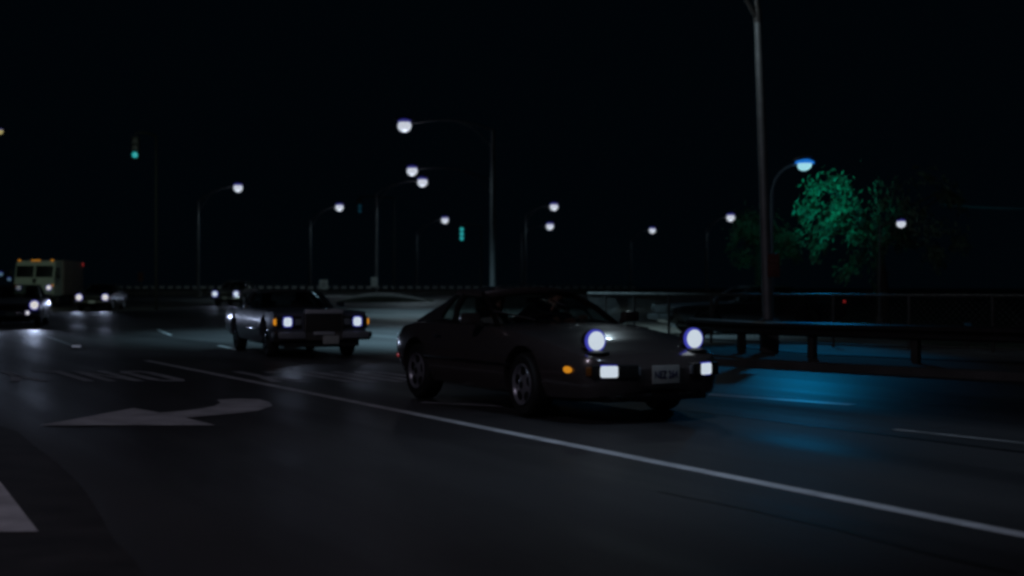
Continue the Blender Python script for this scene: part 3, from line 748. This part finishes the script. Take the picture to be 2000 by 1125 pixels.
# ------------------------------------------------------------------ guard rail along the verge
def along(pts, step):
    out = []; acc = 0
    for p, q in zip(pts, pts[1:]):
        p, q = Vector((*p, 0)), Vector((*q, 0)); L_ = (q - p).length; t = -acc
        while t + step <= L_:
            t += step
            if t >= 0: out.append((p.lerp(q, t / L_), (q - p).normalized()))
        acc = L_ - t
    return out
gr_line = off(edge, 1.15)[0:6]
GRL = empty('guard_rail', (*gr_line[2], .105), 0, 'weathered steel guard rail on posts along the right kerb', 'guard rail')
o0 = Vector((*gr_line[2], .105))
gm = MB(); prof = [(-.03, .36), (.03, .39), (.03, .44), (-.02, .475), (.03, .51), (.03, .56), (-.03, .59), (-.045, .59), (-.045, .36)]
prev = None; fine = []
for p, q in zip(gr_line, gr_line[1:]):
    fine += [Vector((*p, 0)).lerp(Vector((*q, 0)), i / 4) for i in range(4)]
fine.append(Vector((*gr_line[-1], 0)))
for i, p in enumerate(fine):
    t = (fine[min(i + 1, len(fine) - 1)] - fine[max(i - 1, 0)]).normalized(); n = Vector((-t.y, t.x, 0))
    vs = [gm.bm.verts.new(p + n * a_ + Vector((0, 0, z + .0)) - Vector((o0.x, o0.y, 0))) for a_, z in prof]
    if prev:
        for k in range(len(prof)): gm.face([prev[k], prev[(k + 1) % len(prof)], vs[(k + 1) % len(prof)], vs[k]])
    prev = vs
gm.build('rail_beam', RAILM, GRL)
for p, t in along(gr_line, 1.9):
    MB().box(p + Vector((t.y, -t.x, 0)) * .13 + Vector((0, 0, .26)) - Vector((o0.x, o0.y, 0)), (.11, .13, .60), rz=math.atan2(t.y, t.x), bev=.008).build('post', STEEL_DK, GRL)

# chain link fence behind it
fl = off(edge, 6.6)[1:7]
fl = [(12.0, 20.5), (9.2, 23.0), (6.6, 25.2), (4.6, 27.2), (3.6, 29.0), (2.7, 31.0), (1.9, 33.2)]
FN = empty('chain_link_fence', (*fl[3], .1), 0, 'tall chain link fence with steel top rail behind the guard rail', 'fence')
fo = Vector((*fl[3], .1)); ftop = 1.02
rail_p = [Vector((*p, .1 + ftop)) - fo for p in fl]
MB().tube(rail_p, .030, 8).build('top_rail', STEEL_DK, FN)
MB().tube([p - Vector((0, 0, ftop - .08)) for p in rail_p], .02, 6).build('bottom_rail', STEEL_DK, FN)
for p, t in along(fl, 1.55):
    MB().tube([Vector((p.x, p.y, .1)) - fo, Vector((p.x, p.y, .1 + ftop)) - fo], .03, 8).build('post', STEEL_DK, FN)
MB().tube([Vector((fl[3][0] - .75, fl[3][1], .12)) - fo, Vector((fl[3][0] - .35, fl[3][1] + .3, ftop)) - fo], .035, 8).build('brace', STEEL_DK, FN)
wm = MB()
for p, q in zip(fl, fl[1:]):
    p, q = Vector((*p, 0)), Vector((*q, 0)); L_ = (q - p).length; t = (q - p).normalized(); k = 0.0
    while k < L_ - .02:
        for sg in (1, -1):
            a_ = p + t * k + Vector((0, 0, .18)) - Vector((fo.x, fo.y, 0)) ; b_ = a_ + t * (.85 * sg) + Vector((0, 0, .85))
            s0, s1 = k, k + .85 * sg
            f1 = 1.0
            if s1 > L_: f1 = (L_ - k) / .85
            if s1 < 0: f1 = k / .85
            if f1 > .05: wm.tube([a_, a_.lerp(b_, f1)], .0035, 3, False)
        k += .12
wm.build('wire_mesh', STEEL_DK, FN, smooth=0)

# ------------------------------------------------------------------ street lamps
def street_lamp(u_pole, u_l, v_l, D, label, sz=.80, power=2600, col=(.88, .95, 1.0), v_top=None, brace=True, vis=1.0, e=None, name='street_lamp', group='street lamps of the junction', base=None, pr=.11):
    sz *= .88
    L_ = pt(u_l, v_l, D); px = (u_pole - 1000) / F * D; g0 = gz(D) if base is None else base
    r = empty(name, (px, D, g0), 0, label, 'street lamp', group)
    top = (pt(0, v_top, D).z if v_top else L_.z - .35) - g0
    lz = L_.z - g0; dx = L_.x - px; sg = 1 if dx > 0 else -1
    MB().tube([(0, 0, 0), (0, 0, top * .5), (0, 0, top)], [pr * 1.2, pr * .95, pr * .7], 12).build('pole', POLE_M, r)
    MB().box((0, 0, .22), (pr * 4.2, pr * 4.2, .44), bev=.05).build('base', CONC_DK, r)
    ak = min(1, pr / .09)
    arm = [Vector((0, 0, top)).lerp(Vector((dx - sg * .35 * ak, 0, lz + .12 * ak)), k / 8) + Vector((0, 0, .22 * math.sin(math.pi * k / 8) * abs(dx) / 3)) for k in range(9)]
    MB().tube(arm, [(.055 - .002 * k) * ak for k in range(9)], 8).build('arm', ARM_M, r)
    if brace:
        b0 = Vector((0, 0, top - .95)); mid = arm[4]
        MB().tube([b0.lerp(mid, k / 6) + Vector((0, 0, .28 * math.sin(math.pi * k / 6) * abs(dx) / 4)) for k in range(7)], .035, 6).build('brace', ARM_M, r)
    hd = MB(); hk = min(1, sz / .7); hd.ell((dx, 0, lz + sz * .52), (.50 * hk, .22 * hk, .13 * hk)); hd.build('lamp_head', ARM_M, r)
    hb = MB(); hb.ell((dx, 0, lz), (sz * .5 * vis, sz * .5, sz * .46)); bowl = hb.build('bowl', e or LAMP_E, r)
    ri = MB(); ri.lathe([(sz * .43, sz * .25), (sz * .49, sz * .27), (sz * .46, sz * .40), (sz * .30, sz * .50), (sz * .2, sz * .52)], (dx, 0, lz), 'Z', 20); ri.build('halo_cap', LAMP_HALO, bowl)  # emissive blue cap imitating the halo above the bowl
    if power:
        lamp('lamp_light', 'SPOT', (dx, 0, lz - .75), power * .13, (.62, .87, 1.0), r, .15, (0, 0, -1), 152, .35); lamp('lamp_light', 'POINT', (dx, -.1, lz - .7), power * .016, (.80, .85, 1.0), r, .15)
    return r
G_ = 'street lamps of the junction'
street_lamp(963, 790, 246, 68, 'tallest street lamp on a long braced arm, behind the bronze coupe', .80, 1800, v_top=254, pr=.15)
street_lamp(960, 805, 334, 95, 'street lamp on a long arm just below the tallest lamp, upper of a close pair', .86, 2000, v_top=352)
street_lamp(735, 825, 356, 104, 'street lamp lower of the close pair, its pole carrying a small grey plate', .90, 1700, v_top=378)
street_lamp(387, 465, 367, 108, 'street lamp alone at left, above the far hatchback', .84, 1300, v_top=392)
street_lamp(606, 663, 405, 134, 'street lamp at mid left beside the dim traffic signal', .92, 1500, v_top=430)
street_lamp(814, 869, 430, 160, 'low small street lamp just left of the three green signal lenses', 1.0, 1200, v_top=452)
street_lamp(1026, 1082, 404, 137, 'upper street lamp of the pair above the coupe windshield', .96, 1200, v_top=420)
street_lamp(1018, 1074, 442, 175, 'lower street lamp of the pair above the coupe windshield', 1.12, 1000, v_top=455)
street_lamp(1232, 1274, 450, 190, 'smallest far street lamp right of the lamp pair, above the coupe hood', 1.05, 800, v_top=468)
street_lamp(1380, 1427, 425, 152, 'far street lamp just left of the tall foreground pole', 1.08, 800, v_top=445)
street_lamp(1718, 1760, 437, 32.7, 'small lamp on a short arm in front of the green lit tree', .25, 0, v_top=441, brace=False, base=.11, pr=.03)
street_lamp(-25, 0, 257, 75, 'dim yellow street lamp cut by the left edge', .38, 0, e=YEL_E)
street_lamp(-6, 1, 535, 260, 'tiny distant lamp at the left edge beside the truck', 1.0, 0, e=SMALL_E, brace=False)
street_lamp(24, 18, 545, 300, 'tiny distant bluish lamp left of the truck cab', .9, 0, e=SMALL_E, brace=False)

# plate and small signs
MB().box((0, -.18, 0), (.55, .03, .80), bev=.01)
def sign(name, u, v, w, h, D, label, m, txt=None, post=True, border=False):
    p = pt(u, v, D); g0 = gz(D)
    r = empty(name, (p.x, D, g0), 0, label, 'sign')
    z = p.z - g0
    MB().box((0, -.04, z), (w, .02, h), bev=.004).build('sign_panel', m, r)
    if post: MB().tube([(0, 0, 0), (0, 0, z + h * .45)], .035, 8).build('post', STEEL_DK, r)
    if txt:
        text_obj(txt, h * .62, SIGN_BK, r, Matrix.Translation((0, -.055, z - h * .04)) @ Matrix.Rotation(R(90), 4, 'X'), .003, .72)
    if border:
        bm_ = MB()
        for s_ in (-1, 1): bm_.box((s_ * (w / 2 - .03), -.053, z), (.018, .006, h - .06)); bm_.box((0, -.053, z + s_ * (h / 2 - .03)), (w - .08, .006, .018))
        bm_.build('border', SIGN_BK, r)
    return r
sign('number_sign', 632, 556, .72, .82, 110, 'small white square sign with black digits 27 at the far railing', SIGN_W, '27', border=True)
sign('pole_plate', 731, 551, .50, .76, 103.5, 'blank grey plate low on a far lamp pole', SIGN_W, None, post=False)
sign('route_sign', 275, 541, .42, .72, 105, 'dim brown sign on a post above the black saloon', SIGN_RED, None)

# ------------------------------------------------------------------ traffic signals
def signal(u, v, D, label, lenses, em, pole_u, arm=True, turn=0):
    p = pt(u, v, D); g0 = gz(D); pxx = (pole_u - u) / F * D
    r = empty('traffic_signal', (p.x + pxx, D, g0), 0, label, 'traffic signal', 'traffic signals over the junction')
    z = p.z - g0
    MB().tube([(0, 0, 0), (0, 0, z + .6)], [.075, .055], 10).build('pole', SIGNAL_BOX, r)
    MB().tube([(0, 0, z + .6), (-pxx * .5, 0, z + .75), (-pxx, 0, z + .75)], .05, 8).build('mast_arm', SIGNAL_BOX, r)
    b_ = MB().box((-pxx, 0, z), (.36, .25, 1.15), rz=turn, bev=.03).build('housing', SIGNAL_BOX, r)
    MB().tube([(-pxx, 0, z + .55), (-pxx, 0, z + .75)], .03, 6).build('hanger', SIGNAL_BOX, r)
    for k in range(3):
        o_ = Matrix.Rotation(turn, 3, 'Z') @ Vector((0, -.13, .355 - .355 * k))
        c_ = Vector((-pxx, 0, z)) + o_
        Mr = Matrix.Rotation(turn, 3, 'Z')
        l_ = MB().lathe([(.15, -.002), (.148, -.02), (.09, -.04), (.005, -.05)], c_, 'Y', 18, Mr).build('lens', em if k in lenses else SIGN_BK, b_)
        vz = MB(); rr = []
        for i in range(13):
            an_ = math.pi * i / 12; rr.append((math.cos(an_) * .165, math.sin(an_) * .165))
        for (x0, z0), (x1, z1) in zip(rr, rr[1:]):
            vz.poly([c_ + Mr @ Vector((x0, 0, z0)), c_ + Mr @ Vector((x1, 0, z1)), c_ + Mr @ Vector((x1, -.16, z1)), c_ + Mr @ Vector((x0, -.16, z0))])
        vz.build('visor', SIGNAL_BOX, b_)
    return r
signal(902, 457, 104, 'traffic signal with three green lenses lit in a column', (0, 1, 2), GREEN_E, 940)
signal(265, 289, 66, 'high traffic signal at upper left with one green lens lit', (2,), GREEN_E, 305)
signal(702, 403, 102, 'unlit dim teal traffic signal beside a mid left street lamp', (1, 2), GREEN_D, 770, turn=R(20))

# ------------------------------------------------------------------ tall foreground pole with arms
TPX = Vector((4.56, 23.6, .105))
tpole = empty('tall_lamp_pole', TPX, 0, 'tall leaning steel lamp pole behind the guard rail, taller than the picture', 'lamp pole')
MB().tube([(0, 0, 0), (-.10, 0, 3), (-.205, 0, 5.9)], [.105, .085, .068], 14).build('pole', STEEL, tpole)
MB().tube([(-.205, 0, 5.86), (-.22, 0, 6.1)], [.078, .075], 14).build('collar', STEEL_DK, tpole)
MB().tube([(-.22, 0, 6.1), (-.26, 0, 8.4)], [.055, .05], 12).build('upper_pole', STEEL_DK, tpole)
MB().tube([(-.24, -.02, 5.95), (-.50, -.15, 6.35), (-1.0, -.5, 7.2), (-1.7, -1.1, 7.9), (-2.6, -1.9, 8.2)], .048, 10).build('bracket_arm', STEEL_DK, tpole)
MB().ell((-2.9, -2.1, 8.2), (.42, .2, .12)).build('lamp_head', STEEL_DK, tpole)
MB().ell((-2.9, -2.1, 8.10), (.25, .14, .10)).build('bowl', LAMP_E, tpole)
MB().box((0, 0, .30), (.30, .30, .60), bev=.03).build('base', CONC_DK, tpole)
sp = pt(1512, 518, 23.4)
sg = tag(MB().box((0, 0, 0), (.215, .02, .42), bev=.01).build('notice_sign', SIGN_RED, None, (sp.x, 23.44, sp.z)), 'small red brown notice sign strapped to the tall foreground pole', 'sign')
MB().box((0, -.014, .08), (.15, .004, .03)).box((0, -.014, 0), (.15, .004, .02)).box((0, -.014, -.07), (.12, .004, .02)).build('faded_band', mat('faded_sign', (.24, .12, .10), .7), sg)

# blue gooseneck lamp
bl_p = Vector((507 / F * 30, 30, .12)); L_ = pt(1571, 322, 30)
bl = empty('gooseneck_lamp', bl_p, 0, 'blue glowing gooseneck street lamp just right of the tall pole', 'street lamp')
lx, lz = L_.x - bl_p.x, L_.z - bl_p.z
neck = [(0, 0, 0), (0, 0, 1.5), (0, 0, lz - .7)] + [(lx * .85 * (1 - math.cos(k * math.pi / 12)), 0, lz - .7 + .72 * math.sin(k * math.pi / 12)) for k in range(1, 7)]
MB().tube(neck, [.06, .05, .042] + [.03] * 6, 10).build('pole', mat('painted_blue_grey_steel', (.20, .26, .30), .5, .2), bl)
MB().ell((lx - .03, 0, lz + .15), (.24, .15, .06), M=Matrix.Rotation(R(-14), 3, 'Y')).build('lamp_head', STEEL_DK, bl)
bw = MB().ell((lx, -.03, lz - .01), (.165, .15, .125), M=Matrix.Rotation(R(-14), 3, 'Y')).build('bowl', BLUE_E, bl)
MB().lathe([(.140, .045), (.20, .05), (.175, .105), (.09, .14), (.05, .135)], (lx, -.03, lz - .02), 'Z', 20, Matrix.Diagonal((1.12, 1, 1))).build('halo_cap', BLUE_HALO, bw)  # emissive collar imitating the blue halo of this lamp

# small things by the rail
dp = pt(1889, 638, 25.5)
dl = empty('delineator_post', (dp.x, 25.5, .1), 0, 'short post with a blue reflector behind the guard rail', 'post')
MB().box((0, 0, (dp.z + .08 - .1) / 2), (.09, .05, dp.z + .08 - .1), bev=.01).build('post', STEEL_DK, dl)
MB().box((0, -.03, dp.z - .1 - .02), (.13, .02, .19), bev=.006).build('reflector', mat('blue_reflector', (.05, .22, .34), .3), dl)
oc0, oc1 = pt(1836, 400, 44), pt(2150, 404, 44)
ocm = MB().tube([oc0.lerp(oc1, k / 8) - Vector((0, 0, .10 * math.sin(math.pi * k / 8))) for k in range(9)], .045, 8).build('overhead_cable', mat('cable_sheath', (.10, .14, .2), .45))
tag(ocm, 'thin overhead cable running right from the green lit tree', 'cable')

# ------------------------------------------------------------------ trees
def tree(loc, h_trunk, cr, n_clump, n_leaf, label, seed, lean=0):
    rnd = random.Random(seed); r = empty('tree', loc, 0, label, 'tree')
    t = MB(); t.tube([(0, 0, 0), (.05, .02, h_trunk * .5), (lean * .3, 0, h_trunk), (lean, .05, h_trunk + cr[2] * .8)], [.20, .15, .11, .04], 10)
    cl = []
    for k in range(n_clump):
        while True:
            p = Vector((rnd.uniform(-1, 1), rnd.uniform(-1, 1), rnd.uniform(-1, 1)))
            if .3 < p.length < 1: break
        c = Vector((lean + p.x * cr[0], p.y * cr[1], h_trunk + cr[2] * .75 + p.z * cr[2]))
        cl.append((c, p))
        if k % 2 == 0:
            b0 = Vector((lean * .5, 0, h_trunk + rnd.uniform(-.1, .6) * cr[2]))
            t.tube([b0, b0.lerp(c, .5) + Vector((0, 0, .12)), c], [.05, .03, .012], 6)
    t.build('trunk', BARK, r)
    lf = MB()
    for c, p in cl:
        # a drooping spray: a short twig bending outward and down, leaves along it
        out = Vector((p.x, p.y, 0)).normalized() * rnd.uniform(.25, .6) + Vector((0, 0, rnd.uniform(-.75, -.05)))
        for _ in range(n_leaf):
            f = rnd.random() ** .8; wdt = .20 * (1 - .65 * f)
            q = c + out * f + Vector((rnd.gauss(0, 1), rnd.gauss(0, 1), rnd.gauss(0, 1))) * wdt
            a_ = (out.normalized() + Vector((rnd.gauss(0, .5), rnd.gauss(0, .5), rnd.gauss(-.2, .5)))).normalized(); b_ = a_.orthogonal().normalized()
            an_ = rnd.uniform(0, 6.28); b_ = (b_ * math.cos(an_) + a_.cross(b_) * math.sin(an_)).normalized()
            L2, W2 = rnd.uniform(.06, .12), rnd.uniform(.02, .038)
            lf.poly([q - a_ * L2, q + b_ * W2, q + a_ * L2, q - b_ * W2])
    lf.build('crown', LEAF, r, smooth=0, recalc=False)
    return r
tree((9.5, 34.2, .1), 2.0, (2.3, 1.4, 1.35), 50, 64, 'leafy tree lit green by the blue gooseneck lamp', 3, -.2)
tree((8.05, 43.5, .1), 2.2, (.95, 1.0, 1.0), 24, 80, 'faint dark tree half hidden behind the tall foreground pole', 5)

# ------------------------------------------------------------------ lights
# blue lamp on the pavement, the tree and the road edge
lamp('gooseneck_light', 'SPOT', (L_.x - .0, 29.9, L_.z - .18), 310, (.0, .44, 1.0), None, .12, (-2.2, -7.4, -4.4), 45, .75)
lamp('gooseneck_tree_light', 'SPOT', (L_.x + .15, 30.1, L_.z - .05), 700, (.0, .80, .66), None, .12, (1.35, 4.1, -.42), 50, 1)
# unseen lights over the road: inferred street lamps; added fills are marked
lamp('unseen_light', 'SPOT', (-1.7, 35.5, 10.2), 11000, (.44, .80, 1.0), None, .2, (.01, .02, -1), 96, .9)
lamp('unseen_light', 'POINT', (3.4, 36, 9.4), 60, (.7, .9, 1.0), None, .12)  # added only to put a highlight on the bronze coupe's hood
lamp('unseen_light', 'SPOT', (-2.2, 21, 10.5), 60, (.78, .76, 1.0), None, .1, (.25, -.5, -1), 120, .9)
lamp('unseen_light', 'SPOT', (TPX.x - 2.9, TPX.y - 2.1, 8.0), 150, (.70, .90, 1.0), None, .08, (1, .5, -.35), 90, .8)
lamp('unseen_light', 'SPOT', (1.6, 10.2, 9.0), 560, (.56, .76, 1.0), None, .3, (0, .0, -1), 56, 1)  # added fill for the near road
lamp('unseen_light', 'SPOT', (-7.0, 3.0, 8.5), 400, (.88, .80, 1.0), None, .3, (.6, .9, -1), 110, .9)  # added fill for the bronze coupe's side and rims
lamp('unseen_light', 'SPOT', (-14.0, 46.0, 10.5), 150, (.66, .85, 1.0), None, .2, (.1, -.2, -1), 120, .9)  # added weak fill over the left lanes
lamp('unseen_light', 'SPOT', (-12.5, 23.0, 9.0), 230, (.62, .74, 1.0), None, .2, (7.6, 4.5, -8.6), 44, 1)  # added fill on the luxury coupe's side
lamp('unseen_light', 'SPOT', (-3.0, 8.0, 9.0), 330, (.80, .82, 1.0), None, .2, (-.9, 17.0, -8.5), 24, 1)  # added fill on the luxury coupe's front and grille
lamp('unseen_light', 'SPOT', (-4.5, 62.0, 10.0), 4600, (.48, .84, 1.0), None, .2, (.05, -.02, -1), 100, .9)  # added to brighten the road farther back
lamp('unseen_light', 'SPOT', (-19.0, 56.0, 9.5), 1050, (.75, 1.0, .85), None, .2, (-.35, .9, -.45), 80, .9)  # added fill aimed at the truck cab

# night sky
w = bpy.data.worlds.new('World'); sc.world = w; w.use_nodes = True
bg = w.node_tree.nodes['Background']; bg.inputs['Color'].default_value = (.0003, .00105, .0019, 1); bg.inputs['Strength'].default_value = 1.0

# ------------------------------------------------------------------ render settings
sc.view_settings.view_transform = 'Standard'; sc.view_settings.look = 'None'; sc.view_settings.exposure = 0; sc.view_settings.gamma = 1
sc.render.engine = 'CYCLES'
sc.cycles.use_denoising = True
sc.cycles.pixel_filter_type = 'BLACKMAN_HARRIS'; sc.cycles.filter_width = 3.0
sc.cycles.max_bounces = 5; sc.cycles.transparent_max_bounces = 16; sc.cycles.sample_clamp_indirect = 4
